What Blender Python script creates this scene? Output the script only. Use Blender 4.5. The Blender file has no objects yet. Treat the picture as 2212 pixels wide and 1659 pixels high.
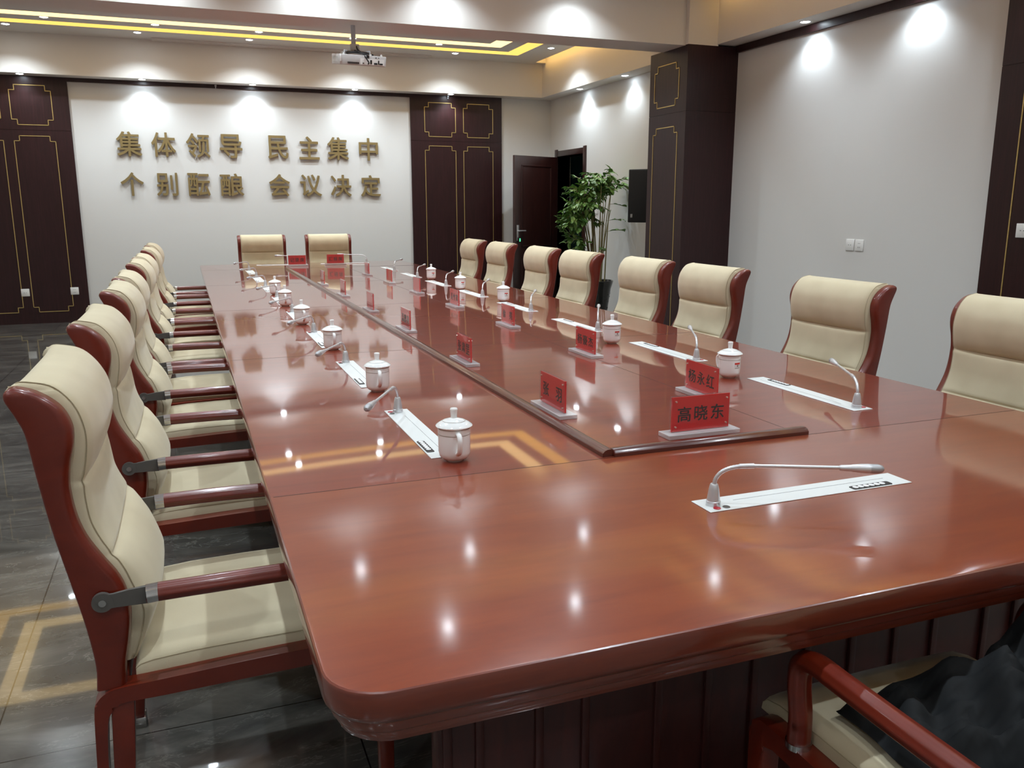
import bpy, bmesh, math, random
from mathutils import Vector, Matrix
random.seed(7)
PI = math.pi
S = bpy.context.scene
COL = S.collection

# ------------------------------------------------------------------ camera, world, exposure
cd = bpy.data.cameras.new('camera')
cam = bpy.data.objects.new('camera', cd); COL.objects.link(cam)
F, YAW, PITCH, ROLL = 1820.1157, 0.3652, -0.2072, -0.0011
fw = Vector((math.sin(YAW)*math.cos(PITCH), math.cos(YAW)*math.cos(PITCH), math.sin(PITCH)))
r0 = Vector((math.cos(YAW), -math.sin(YAW), 0)); u0 = r0.cross(fw)
rr = r0*math.cos(ROLL)+u0*math.sin(ROLL); uu = u0*math.cos(ROLL)-r0*math.sin(ROLL)
M = Matrix(((rr.x, uu.x, -fw.x, -0.137), (rr.y, uu.y, -fw.y, -1.5161), (rr.z, uu.z, -fw.z, 1.4212), (0, 0, 0, 1)))
cam.matrix_world = M
cd.sensor_width = 36; cd.lens = 36*F/2212; cd.clip_start = .02
S.camera = cam
w = bpy.data.worlds.new('world'); S.world = w; w.use_nodes = True
w.node_tree.nodes['Background'].inputs[0].default_value = (.5, .5, .52, 1)
w.node_tree.nodes['Background'].inputs[1].default_value = .05
S.view_settings.view_transform = 'Standard'; S.view_settings.look = 'None'
S.view_settings.gamma = 1; S.view_settings.use_curve_mapping = False
S.view_settings.exposure = 0.46
S.cycles.max_bounces = 10; S.cycles.diffuse_bounces = 5; S.cycles.transparent_max_bounces = 16
S.cycles.caustics_reflective = False; S.cycles.caustics_refractive = False
S.cycles.sample_clamp_indirect = 6
LAMP_W = 42.0
LAMP_COL = (0.80, 0.915, 1.0)
WARM = (1.0, 0.62, 0.20)

# ------------------------------------------------------------------ materials
def lin(c):
    return tuple((x/255/12.92 if x/255 <= .04045 else ((x/255+.055)/1.055)**2.4) for x in c)
def mat(name, rgb, rough=.5, metal=0., coat=0., coat_rough=.05, spec=.5, **k):
    m = bpy.data.materials.new(name); m.use_nodes = True
    b = m.node_tree.nodes['Principled BSDF']
    b.inputs['Base Color'].default_value = (*lin(rgb), 1)
    b.inputs['Roughness'].default_value = rough; b.inputs['Metallic'].default_value = metal
    b.inputs['Coat Weight'].default_value = coat; b.inputs['Coat Roughness'].default_value = coat_rough
    b.inputs['Specular IOR Level'].default_value = spec
    for a, v in k.items(): b.inputs[a.replace('_', ' ')].default_value = v
    return m
def nodes(m):
    nt = m.node_tree; b = nt.nodes['Principled BSDF']
    def N(t, **k):
        n = nt.nodes.new(t)
        for a, v in k.items():
            if a in n.inputs: n.inputs[a].default_value = v
            else: setattr(n, a, v)
        return n
    return nt, b, N
def ramp(N, cols):
    r = N('ShaderNodeValToRGB'); e = r.color_ramp.elements
    while len(e) < len(cols): e.new(.5)
    for i, (p, c) in enumerate(cols):
        e[i].position = p; e[i].color = (*lin(c), 1)
    return r
def wood(name, c1, c2, c3, scale, stretch, rough, coat, coat_rough, spec=.5, bump=0.0):
    m = mat(name, c2, rough, coat=coat, coat_rough=coat_rough, spec=spec)
    nt, b, N = nodes(m); L = nt.links.new
    tc = N('ShaderNodeTexCoord'); mp = N('ShaderNodeMapping'); mp.inputs['Scale'].default_value = stretch
    L(tc.outputs['Object'], mp.inputs['Vector'])
    n1 = N('ShaderNodeTexNoise', Scale=scale, Detail=8., Roughness=.62, Distortion=.6)
    L(mp.outputs[0], n1.inputs['Vector'])
    r = ramp(N, [(.28, c1), (.5, c2), (.74, c3)])
    L(n1.outputs[0], r.inputs[0]); L(r.outputs[0], b.inputs['Base Color'])
    if bump:
        bp = N('ShaderNodeBump', Strength=bump, Distance=.001); L(n1.outputs[0], bp.inputs['Height']); L(bp.outputs[0], b.inputs['Normal'])
    return m
def emit(name, rgb, st):
    m = bpy.data.materials.new(name); m.use_nodes = True; nt = m.node_tree; nt.nodes.clear()
    e = nt.nodes.new('ShaderNodeEmission'); o = nt.nodes.new('ShaderNodeOutputMaterial')
    e.inputs[0].default_value = (*rgb, 1); e.inputs[1].default_value = st
    nt.links.new(e.outputs[0], o.inputs[0]); return m

m_table = wood('table_lacquer', (114, 40, 22), (124, 45, 24), (134, 51, 27), 5, (.7, 3.5, 4), .34, 1.0, .036)
m_table_satin = wood('table_satin_lacquer', (122, 48, 21), (132, 55, 24), (142, 63, 27), 5, (.7, 3.5, 4), .30, 1.0, .09)
m_table_edge = wood('table_edge_lacquer', (92, 34, 19), (104, 41, 23), (116, 49, 27), 6, (.8, .8, 9), .3, .9, .08)
m_mahog = wood('chair_mahogany', (94, 25, 9), (105, 29, 10), (116, 35, 13), 4, (1.2, 1.2, 2.5), .36, .42, .12)
m_pedestal = wood('pedestal_wood', (58, 22, 20), (68, 27, 23), (78, 32, 27), 7, (3, 3, .6), .4, .3, .2)
m_panel = wood('dark_panel_wood', (32, 12, 14), (42, 17, 19), (53, 24, 26), 30, (2.2, 2.2, .12), .42, .12, .22, spec=.35, bump=.15)
m_door = wood('door_wood', (36, 17, 15), (44, 20, 17), (54, 25, 21), 20, (2, 2, .2), .35, .4, .15)
m_gold = mat('brass_inlay', (214, 188, 120), .38, .7)
m_edging = wood('edging_lacquer', (66, 22, 12), (76, 26, 14), (88, 32, 17), 6, (.8, .8, 9), .3, .7, .1)
m_goldchar = mat('brushed_gold', (158, 139, 96), .4, .6)
m_wall = mat('white_wall_paint', (216, 216, 214), .7, spec=.25)
nt, b, N = nodes(m_wall)
tc = N('ShaderNodeTexCoord'); n1 = N('ShaderNodeTexNoise', Scale=260., Detail=3.); bp = N('ShaderNodeBump', Strength=.08, Distance=.002)
nt.links.new(tc.outputs['Object'], n1.inputs['Vector']); nt.links.new(n1.outputs[0], bp.inputs['Height']); nt.links.new(bp.outputs[0], b.inputs['Normal'])
m_ceil = mat('ceiling_paint', (222, 219, 214), .8, spec=.2)
m_fabric = mat('cream_fabric', (208, 196, 166), .85, spec=.2)
b = m_fabric.node_tree.nodes['Principled BSDF']; b.inputs['Sheen Weight'].default_value = .25; b.inputs['Sheen Roughness'].default_value = .4
nt, b, N = nodes(m_fabric)
tc = N('ShaderNodeTexCoord'); n1 = N('ShaderNodeTexNoise', Scale=900., Detail=2.); bp = N('ShaderNodeBump', Strength=.25, Distance=.001)
nt.links.new(tc.outputs['Object'], n1.inputs['Vector']); nt.links.new(n1.outputs[0], bp.inputs['Height']); nt.links.new(bp.outputs[0], b.inputs['Normal'])
n2 = N('ShaderNodeTexNoise', Scale=7., Detail=2.); r = ramp(N, [(.3, (203, 190, 160)), (.7, (214, 202, 172))])
nt.links.new(tc.outputs['Object'], n2.inputs['Vector']); nt.links.new(n2.outputs[0], r.inputs[0]); nt.links.new(r.outputs[0], b.inputs['Base Color'])
m_seam = mat('seam_thread', (178, 165, 135), .9)
m_chrome = mat('chrome', (205, 205, 205), .18, 1.0)
m_gunmetal = mat('dark_steel_bracket', (108, 105, 101), .4, .45)
m_silver = mat('silver_microphone', (214, 215, 218), .33, .6)
m_mesh = mat('microphone_grille', (176, 177, 180), .45, .6)
m_plate = mat('white_aluminium', (226, 230, 229), .35, .1)
m_slit = mat('grey_slit', (150, 152, 152), .6)
m_black = mat('black_plastic', (22, 22, 24), .45)
m_key = mat('white_key', (235, 236, 236), .4)
m_redbtn = mat('red_button', (170, 22, 40), .35)
m_porc = mat('white_porcelain', (242, 244, 243), .12, coat=.6, coat_rough=.03)
m_band = mat('grey_gilt_band', (136, 124, 108), .35, .4)
m_red = mat('red_card', (204, 12, 10), .35, coat=.8, coat_rough=.02)
m_ink = mat('black_ink', (24, 12, 12), .5)
m_screw = mat('plate_stud', (226, 206, 190), .25, .6)
m_lblred = mat('label_red', (206, 48, 36), .5); m_lblgrey = mat('label_print', (150, 140, 134), .6)
m_blackspk = mat('speaker_black', (18, 20, 24), .6); m_grille = mat('speaker_grille', (12, 13, 15), .75)
m_white = mat('white_plastic', (232, 233, 232), .4)
m_greyw = mat('projector_shell', (196, 196, 196), .45)
m_pole = mat('grey_pole', (186, 190, 197), .45, .1)
m_leaf = mat('green_leaf', (66, 104, 44), .45)
nt, b, N = nodes(m_leaf)
oi = N('ShaderNodeTexCoord'); n1 = N('ShaderNodeTexNoise', Scale=9.); r = ramp(N, [(.3, (76, 120, 58)), (.55, (112, 154, 78)), (.75, (154, 184, 108))])
nt.links.new(oi.outputs['Object'], n1.inputs['Vector']); nt.links.new(n1.outputs[0], r.inputs[0]); nt.links.new(r.outputs[0], b.inputs['Base Color'])
m_stem = mat('plant_stem', (150, 142, 98), .6); m_stemdark = mat('plant_bark', (92, 56, 36), .7)
m_pot = mat('black_glazed_pot', (20, 24, 24), .18, coat=.6)
m_soil = mat('potting_soil', (52, 44, 34), .95)
m_jacket = mat('dark_jacket_cloth', (19, 21, 23), .8, spec=.3)
m_corr = mat('corridor_paint', (70, 112, 118), .8); m_green = emit('lock_indicator', (.1, .8, .35), 1.2)
m_lamp = emit('lamp_lens', LAMP_COL, 44.0)
m_led_in = emit('led_inner', (1.0, .70, .30), 1.6)
m_led_near = emit('led_near', (1.0, .60, .20), .7)
m_led_out = emit('led_outer', (1.0, .58, .13), 1.15)
m_led_cove = emit('led_cove', (1.0, .60, .18), 9.0)
m_dark = mat('dark_gap', (40, 22, 16), .6)

# marble floor
m_floor = mat('marble_tile', (70, 70, 66), .16, coat=.8, coat_rough=.03)
nt, b, N = nodes(m_floor); L = nt.links.new
tc = N('ShaderNodeTexCoord'); mp = N('ShaderNodeMapping'); mp.inputs['Scale'].default_value = (.55, 1.6, 1); mp.inputs['Rotation'].default_value = (0, 0, .22)
L(tc.outputs['Object'], mp.inputs['Vector'])
na = N('ShaderNodeTexNoise', Scale=2.1, Detail=9., Roughness=.6, Distortion=1.6); L(mp.outputs[0], na.inputs['Vector'])
ra = ramp(N, [(.3, (60, 60, 58)), (.5, (86, 85, 81)), (.72, (118, 115, 108))]); L(na.outputs[0], ra.inputs[0])
nb = N('ShaderNodeTexNoise', Scale=1.5, Detail=7., Roughness=.65, Distortion=2.4); L(mp.outputs[0], nb.inputs['Vector'])
ab = N('ShaderNodeMath', operation='SUBTRACT'); ab.inputs[1].default_value = .5; L(nb.outputs[0], ab.inputs[0])
ab2 = N('ShaderNodeMath', operation='ABSOLUTE'); L(ab.outputs[0], ab2.inputs[0])
rv = ramp(N, [(0, (190, 190, 190)), (.008, (0, 0, 0))]); L(ab2.outputs[0], rv.inputs[0])
nm = N('ShaderNodeTexNoise', Scale=3.0); L(tc.outputs['Object'], nm.inputs['Vector'])
mm = N('ShaderNodeMath', operation='MULTIPLY'); L(rv.outputs[0], mm.inputs[0]); L(nm.outputs[0], mm.inputs[1])
mx = N('ShaderNodeMix', data_type='RGBA'); L(mm.outputs[0], mx.inputs[0]); L(ra.outputs[0], mx.inputs[6]); mx.inputs[7].default_value = (*lin((170, 168, 158)), 1)
sx = N('ShaderNodeSeparateXYZ'); L(tc.outputs['Object'], sx.inputs[0])
def joint(axis, off, size):
    a = N('ShaderNodeMath', operation='ADD'); a.inputs[1].default_value = off; L(sx.outputs[axis], a.inputs[0])
    p = N('ShaderNodeMath', operation='PINGPONG'); p.inputs[1].default_value = size/2; L(a.outputs[0], p.inputs[0])
    c = N('ShaderNodeMath', operation='LESS_THAN'); c.inputs[1].default_value = .0022; L(p.outputs[0], c.inputs[0]); return c
j1 = joint(0, .725+.935*10, .935); j2 = joint(1, -.785+.935*10, .935)
mj = N('ShaderNodeMath', operation='MAXIMUM'); L(j1.outputs[0], mj.inputs[0]); L(j2.outputs[0], mj.inputs[1])
mx2 = N('ShaderNodeMix', data_type='RGBA'); L(mj.outputs[0], mx2.inputs[0]); L(mx.outputs[2], mx2.inputs[6]); mx2.inputs[7].default_value = (*lin((22, 22, 22)), 1)
L(mx2.outputs[2], b.inputs['Base Color'])

# clear acrylic: light passes straight through, a mirror-like surface on top
m_acryl = bpy.data.materials.new('clear_acrylic'); m_acryl.use_nodes = True; nt = m_acryl.node_tree; nt.nodes.clear()
o = nt.nodes.new('ShaderNodeOutputMaterial'); t = nt.nodes.new('ShaderNodeBsdfTransparent'); g = nt.nodes.new('ShaderNodeBsdfGlossy')
d = nt.nodes.new('ShaderNodeBsdfDiffuse'); fr = nt.nodes.new('ShaderNodeFresnel'); m1 = nt.nodes.new('ShaderNodeMixShader'); m2 = nt.nodes.new('ShaderNodeMixShader')
t.inputs[0].default_value = (.97, .96, .96, 1); g.inputs['Roughness'].default_value = .03; d.inputs[0].default_value = (.85, .83, .84, 1); fr.inputs[0].default_value = 1.49
geo = nt.nodes.new('ShaderNodeNewGeometry'); inv = nt.nodes.new('ShaderNodeMath'); inv.operation = 'SUBTRACT'; inv.inputs[0].default_value = 1; nt.links.new(geo.outputs['Backfacing'], inv.inputs[1])
fm = nt.nodes.new('ShaderNodeMath'); fm.operation = 'MULTIPLY'; nt.links.new(fr.outputs[0], fm.inputs[0]); nt.links.new(inv.outputs[0], fm.inputs[1])
m1.inputs[0].default_value = .04
nt.links.new(t.outputs[0], m1.inputs[1]); nt.links.new(d.outputs[0], m1.inputs[2])
nt.links.new(fm.outputs[0], m2.inputs[0]); nt.links.new(m1.outputs[0], m2.inputs[1]); nt.links.new(g.outputs[0], m2.inputs[2]); nt.links.new(m2.outputs[0], o.inputs[0])
m_acbase = m_acryl.copy(); m_acbase.name = 'frosted_acrylic_base'
for n in m_acbase.node_tree.nodes:
    if n.type == 'MIX_SHADER' and abs(n.inputs[0].default_value-.04) < 1e-4: n.inputs[0].default_value = .55

# ------------------------------------------------------------------ mesh helpers
def B(): return bmesh.new()
def obj(name, bm, m, parent=None, smooth=True, angle=35, loc=None):
    me = bpy.data.meshes.new(name)
    bmesh.ops.recalc_face_normals(bm, faces=bm.faces)
    bm.to_mesh(me); bm.free()
    for mm_ in (m if isinstance(m, (list, tuple)) else [m]): me.materials.append(mm_)
    if smooth:
        me.polygons.foreach_set('use_smooth', [True]*len(me.polygons)); me.set_sharp_from_angle(angle=math.radians(angle))
    o = bpy.data.objects.new(name, me); COL.objects.link(o)
    if parent is not None: o.parent = parent
    if loc: o.location = loc
    return o
def box(bm, x0, x1, y0, y1, z0, z1, bev=0, seg=2, mi=0):
    vs = [bm.verts.new((x, y, z)) for z in (z0, z1) for y in (y0, y1) for x in (x0, x1)]
    fs = [bm.faces.new([vs[i] for i in f]) for f in ((0, 2, 3, 1), (4, 5, 7, 6), (0, 1, 5, 4), (2, 6, 7, 3), (0, 4, 6, 2), (1, 3, 7, 5))]
    for f in fs: f.material_index = mi
    if bev:
        es = list({e for f in fs for e in f.edges})
        r = bmesh.ops.bevel(bm, geom=es, offset=bev, segments=seg, affect='EDGES', profile=.5)
        for f in r['faces']: f.material_index = mi
    return bm
def loft(bm, rings, cap0=True, cap1=True, closed=True, mi=0):
    R = [[bm.verts.new(p) for p in r] for r in rings]
    n = len(R[0])
    for a, c in zip(R, R[1:]):
        for i in range(n if closed else n-1):
            f = bm.faces.new((a[i], a[(i+1) % n], c[(i+1) % n], c[i])); f.material_index = mi
    if cap0: bm.faces.new(list(reversed(R[0]))).material_index = mi
    if cap1: bm.faces.new(R[-1]).material_index = mi
    return R
def lathe(bm, prof, n=32, c=(0, 0, 0), mi=0, cap0=True, cap1=True):
    return loft(bm, [[(c[0]+r*math.cos(2*PI*i/n), c[1]+r*math.sin(2*PI*i/n), c[2]+z) for i in range(n)] for r, z in prof], cap0, cap1, mi=mi)
def frames(pts):
    pts = [Vector(p) for p in pts]; T = []
    for i in range(len(pts)):
        a = pts[max(i-1, 0)]; c = pts[min(i+1, len(pts)-1)]; T.append((c-a).normalized())
    up = Vector((0, 0, 1)) if abs(T[0].z) < .9 else Vector((0, 1, 0))
    out = []; side = T[0].cross(up).normalized()
    for p, tt in zip(pts, T):
        side = (side-tt*side.dot(tt)).normalized(); nn = side.cross(tt)
        out.append((p, side, nn))
    return out
def tube(bm, pts, rad, n=12, flute=0, mi=0, sx=1.0):
    rs = rad if isinstance(rad, (list, tuple)) else [rad]*len(pts)
    rings = []
    for (p, s, nn), r in zip(frames(pts), rs):
        ring = []
        for i in range(n):
            a = 2*PI*i/n; q = r*(1+(flute*math.cos(a*8) if flute else 0))
            ring.append(p+s*(q*math.cos(a)*sx)+nn*(q*math.sin(a)))
        rings.append(ring)
    return loft(bm, rings, mi=mi)
def prism(bm, poly, axis, a, c, bev=0, mi=0, seg=2):
    # poly of 2-D points, extruded along axis from a to c; y: (x,z)  z: (x,y)  x: (y,z)
    def P(p, v): return {'y': (p[0], v, p[1]), 'z': (p[0], p[1], v), 'x': (v, p[0], p[1])}[axis]
    lo = [bm.verts.new(P(p, a)) for p in poly]; hi = [bm.verts.new(P(p, c)) for p in poly]; n = len(poly)
    f0 = bm.faces.new(lo); f1 = bm.faces.new(list(reversed(hi)))
    fs = [f0, f1]+[bm.faces.new((lo[i], hi[i], hi[(i+1) % n], lo[(i+1) % n])) for i in range(n)]
    for f in fs: f.material_index = mi
    if bev:
        es = list(f0.edges)+list(f1.edges)
        bmesh.ops.bevel(bm, geom=es, offset=bev, segments=seg, affect='EDGES', profile=.5)
    return bm
def spline(pts, n=6):
    pts = [Vector(p) for p in pts]; out = []
    for i in range(len(pts)-1):
        p0 = pts[max(i-1, 0)]; p1 = pts[i]; p2 = pts[i+1]; p3 = pts[min(i+2, len(pts)-1)]
        for k in range(n):
            t_ = k/n
            out.append(.5*((2*p1)+(p2-p0)*t_+(2*p0-5*p1+4*p2-p3)*t_*t_+(3*p1-p0-3*p2+p3)*t_**3))
    out.append(pts[-1]); return out
def tag(o, label, cat, group=None):
    o['label'] = label; o['category'] = cat
    if group: o['group'] = group
    return o
def thing(name, label, cat, loc=(0, 0, 0), rz=0, group=None):
    o = bpy.data.objects.new(name, None); COL.objects.link(o); o.empty_display_size = .1
    o.location = loc; o.rotation_euler = (0, 0, rz)
    return tag(o, label, cat, group)
def struct(name, bm, m, parent=None, **k):
    o = obj(name, bm, m, parent, **k)
    if parent is None: o['kind'] = 'structure'
    return o
def copy_tree(o, parent=None):
    c = o.copy(); COL.objects.link(c)
    if parent is not None: c.parent = parent
    for ch in list(o.children): copy_tree(ch, c)
    return c
def put(proto, used, label, loc, rz):
    o = proto if not used else copy_tree(proto)
    o.location = loc; o.rotation_euler = (0, 0, rz); o['label'] = label
    return o
_dg = None
def glyph(ch, width, height, depth, bold=0.0, square=False):
    """mesh of one character, lying in x-z, centred, front facing -y"""
    cu = bpy.data.curves.new('glyph', 'FONT'); cu.body = ch; cu.size = 1; cu.extrude = .02; cu.resolution_u = 3
    to = bpy.data.objects.new('glyph', cu); COL.objects.link(to)
    bpy.context.view_layer.update()
    me = bpy.data.meshes.new_from_object(to.evaluated_get(bpy.context.evaluated_depsgraph_get()))
    COL.objects.unlink(to); bpy.data.objects.remove(to); bpy.data.curves.remove(cu)
    bm = B()
    for k in range(8 if bold else 1):          # heavier strokes: the outline repeated a hair to each side
        dx, dy = (bold*math.cos(k*PI/4), bold*math.sin(k*PI/4)) if bold else (0, 0)
        me.transform(Matrix.Translation((dx, dy, k*.0012))); bm.from_mesh(me); me.transform(Matrix.Translation((-dx, -dy, -k*.0012)))
    bpy.data.meshes.remove(me)
    xs = [v.co.x for v in bm.verts]; ys = [v.co.y for v in bm.verts]
    cx, cy = (max(xs)+min(xs))/2, (max(ys)+min(ys))/2; sx_, sy_ = width/(max(xs)-min(xs)), height/(max(ys)-min(ys))
    if square: sx_ = sy_ = min(sx_, sy_)
    for v in bm.verts: v.co = Vector(((v.co.x-cx)*sx_, -v.co.z/.04*depth, (v.co.y-cy)*sy_))
    return bm

# ------------------------------------------------------------------ room shell
R = 5.035; BY = 10.4; LX = -3.5; NY = -3.2; SOF = 2.95; CEIL = 3.4; TOP = 3.56
DR = 4.79; DL = -3.25; DF = 10.15; DN = -2.95          # inner faces of the dropped perimeter
bm = B(); box(bm, LX-.2, R+2.2, NY-.2, BY+.2, -.1, 0); struct('floor', bm, m_floor, smooth=False)
bm = B(); box(bm, LX-.2, R+.2, NY-.2, BY+.2, TOP, TOP+.1); struct('ceiling', bm, m_ceil, smooth=False)
bm = B(); box(bm, LX-.2, R+.2, BY, BY+.2, 0, TOP); struct('wall_back', bm, m_wall, smooth=False)
bm = B(); box(bm, LX-.2, LX, NY, BY, 0, TOP); struct('wall_left', bm, m_wall, smooth=False)
bm = B(); box(bm, LX-.2, R+.2, NY-.2, NY, 0, TOP); struct('wall_front', bm, m_wall, smooth=False)
D0, D1, DH = 9.25, 10.12, 2.135                          # doorway
bm = B(); box(bm, R, R+.2, NY, D0, 0, TOP); box(bm, R, R+.2, D1, BY, 0, TOP); box(bm, R, R+.2, D0, D1, DH, TOP)
struct('wall_right', bm, m_wall, smooth=False)
bm = B()                                                 # dropped perimeter band
for q in ((DR, R, NY, BY), (LX, DL, NY, BY), (DL, DR, DF, BY), (DL, DR, NY, DN)): box(bm, *q, SOF, TOP)
struct('trim_1', bm, m_ceil, smooth=False)
bm = B(); box(bm, DL, DR, 5.87, 6.28, 2.93, TOP); struct('trim_2', bm, m_ceil, smooth=False)      # cross beam
# coffered ceilings: plates with two ring-shaped light slots and an open cove along the right
def ring(bm, x0, x1, y0, y1, wd, z0, z1):
    box(bm, x0, x1, y0, y0+wd, z0, z1); box(bm, x0, x1, y1-wd, y1, z0, z1)
    box(bm, x0, x0+wd, y0+wd, y1-wd, z0, z1); box(bm, x1-wd, x1, y0+wd, y1-wd, z0, z1)
def coffer(n, y0, y1, where):
    o0 = (-2.66, 4.20, y0+.55, y1-.55); i0 = (-2.25, 3.79, y0+1.0, y1-1.0); sw = .215
    px1 = 4.63
    bm = B()
    box(bm, DL, px1, y1-.55, y1, CEIL, CEIL+.06); box(bm, DL, px1, y0, y0+.55, CEIL, CEIL+.06)
    box(bm, DL, o0[0], o0[2], o0[3], CEIL, CEIL+.06); box(bm, o0[1], px1, o0[2], o0[3], CEIL, CEIL+.06)
    box(bm, px1, DR, y1-.13, y1, CEIL, CEIL+.06); box(bm, px1, DR, y0, y0+.13, CEIL, CEIL+.06)
    a0, a1, c0, c1 = o0[0]+sw, o0[1]-sw, o0[2]+sw, o0[3]-sw
    box(bm, a0, a1, c0, i0[2], CEIL, CEIL+.06); box(bm, a0, a1, i0[3], c1, CEIL, CEIL+.06)
    box(bm, a0, i0[0], i0[2], i0[3], CEIL, CEIL+.06); box(bm, i0[1], a1, i0[2], i0[3], CEIL, CEIL+.06)
    box(bm, i0[0]+sw, i0[1]-sw, i0[2]+sw, i0[3]-sw, CEIL, CEIL+.06)
    struct('trim_%d' % n, bm, m_ceil, smooth=False)
    for (q, mm_, l) in ((o0, m_led_out, 'outer'), (i0, m_led_in, 'inner')):
        bm = B(); ring(bm, *q, sw, CEIL+.002, CEIL+.03)
        tag(obj('led_light_ring', bm, m_led_near if n == 4 else mm_, smooth=False), '%s glowing yellow light ring in the ceiling %s' % (l, where), 'light strip')
    bm = B(); box(bm, px1-.03, px1-.01, y0+.15, y1-.15, CEIL+.075, CEIL+.10)
    tag(obj('cove_light', bm, m_led_cove, smooth=False), 'warm cove light by the right wall %s' % where, 'light strip')
coffer(3, 6.28, DF, 'beyond the beam')
coffer(4, DN, 5.87, 'on the near side of the beam')
# projection screen slot in the ceiling at the far drop
bm = B(); box(bm, -.335, 3.115, 9.98, 10.148, CEIL-.014, CEIL-.0005); box(bm, -.31, 3.09, 10.05, 10.075, CEIL-.018, CEIL-.012)
tag(obj('screen_housing', bm, m_ceil, smooth=False), 'long flush white projection screen housing in the ceiling by the slogan wall', 'projection screen')

# ------------------------------------------------------------------ dark wood panelling with brass lines
def inlay_bm(bm, plane, u0_, u1_, z0, z1, depth, nu=.058, nz=.06, wd=.0075):
    """stepped-corner outline; plane 'y' (u=x, faces -y at depth) or 'x' (u=y, faces -x at depth)"""
    pts = [(u0_+nu, z0), (u1_-nu, z0), (u1_-nu, z0+nz), (u1_, z0+nz), (u1_, z1-nz), (u1_-nu, z1-nz), (u1_-nu, z1), (u0_+nu, z1),
           (u0_+nu, z1-nz), (u0_, z1-nz), (u0_, z0+nz), (u0_+nu, z0+nz)]
    for i in range(12):
        a, c = pts[i], pts[(i+1) % 12]; h = wd/2
        a0, a1 = min(a[0], c[0])-h, max(a[0], c[0])+h; b0, b1 = min(a[1], c[1])-h, max(a[1], c[1])+h
        if plane == 'y': box(bm, a0, a1, depth-.004, depth+.003, b0, b1)
        else: box(bm, depth-.004, depth+.003, a0, a1, b0, b1)
PT = .03
def panel_y(n, x0, x1, cols):
    bm = B(); box(bm, x0, x1, BY-PT, BY, 0, 2.327); box(bm, x0, x1, BY-PT, BY, 2.331, SOF-.001)
    box(bm, x0+.003, x1-.003, BY-PT+.004, BY, 2.32, 2.34)
    o = struct('trim_%d' % n, bm, m_panel, smooth=False)
    for c0, c1 in cols:
        for z0, z1 in ((2.39, 2.845), (.145, 2.262)):
            bm = B(); inlay_bm(bm, 'y', c0, c1, z0, z1, BY-PT); obj('brass_inlay', bm, m_gold, o, smooth=False)
    return o
panel_y(5, LX+.001, -1.33, [(-1.957, -1.515), (-2.51, -2.07), (-3.07, -2.63)])
panel_y(6, 2.907, 4.253, [(3.106, 3.556), (3.673, 4.115)])
bm = B(); box(bm, -1.33, 2.907, BY-PT, BY, 2.905, SOF-.001); struct('trim_7', bm, m_panel, smooth=False)
# pillar
PX, PY0, PY1 = 4.466, 5.82, 6.52
bm = B(); box(bm, PX, R, PY0, PY1, 0, 2.327); box(bm, PX, R, PY0, PY1, 2.331, 2.935); box(bm, PX+.004, R, PY0+.004, PY1-.004, 2.32, 2.34)
pil = struct('trim_8', bm, m_panel, smooth=False)
for z0, z1 in ((2.40, 2.80), (.145, 2.20)):
    bm = B(); inlay_bm(bm, 'x', 5.96, 6.42, z0, z1, PX); obj('brass_inlay', bm, m_gold, pil, smooth=False)
bm = B(); box(bm, PX, DR+.01, PY0, PY1, 2.935, TOP); struct('trim_9', bm, m_ceil, smooth=False)
# right wall, near bay: rail and pilaster
bm = B(); box(bm, R-PT, R, 2.83, PY0, 2.885, SOF-.001); struct('trim_10', bm, m_panel, smooth=False)
bm = B(); box(bm, R-PT, R, 1.2, 2.83, 0, 2.327); box(bm, R-PT, R, 1.2, 2.83, 2.331, SOF-.001); box(bm, R-PT+.004, R, 1.2, 2.83, 2.32, 2.34)
pl2 = struct('trim_11', bm, m_panel, smooth=False)
for u0_, u1_ in ((2.08, 2.64), (1.40, 1.96)):
    for z0, z1 in ((2.39, 2.845), (.145, 2.262)):
        bm = B(); inlay_bm(bm, 'x', u0_, u1_, z0, z1, R-PT); obj('brass_inlay', bm, m_gold, pl2, smooth=False)
# ------------------------------------------------------------------ door and doorway
bm = B()
for (y0, y1) in ((D0-.085, D0), (D1, D1+.085)): box(bm, R-.018, R+.2, y0, y1, 0, 2.235 if y0 < 9.5 else 2.235, .004)
box(bm, R-.014, R+.2, D0, D1, DH, 2.215, .004)
struct('trim_12', bm, m_door)
bm = B(); box(bm, R+.2, R+2.0, D0-1.4, D0-1.3, 0, 2.8); box(bm, R+2.0, R+2.1, D0-1.4, BY+.2, 0, 2.8); box(bm, R+.2, R+2.1, BY+.2, BY+.3, 0, 2.8); box(bm, R+.2, R+2.1, D0-1.4, BY+.3, 2.8, 2.9)
struct('wall_corridor', bm, m_corr, smooth=False)
dr = bpy.data.objects.new('door_1', None); COL.objects.link(dr); dr.location = (R-.02, D1-.005, 0); dr['kind'] = 'structure'
dr.rotation_euler = (0, 0, math.atan2(9.755-D1, 4.205-R))          # local +x runs from hinge to free edge
DW = .885
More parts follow.
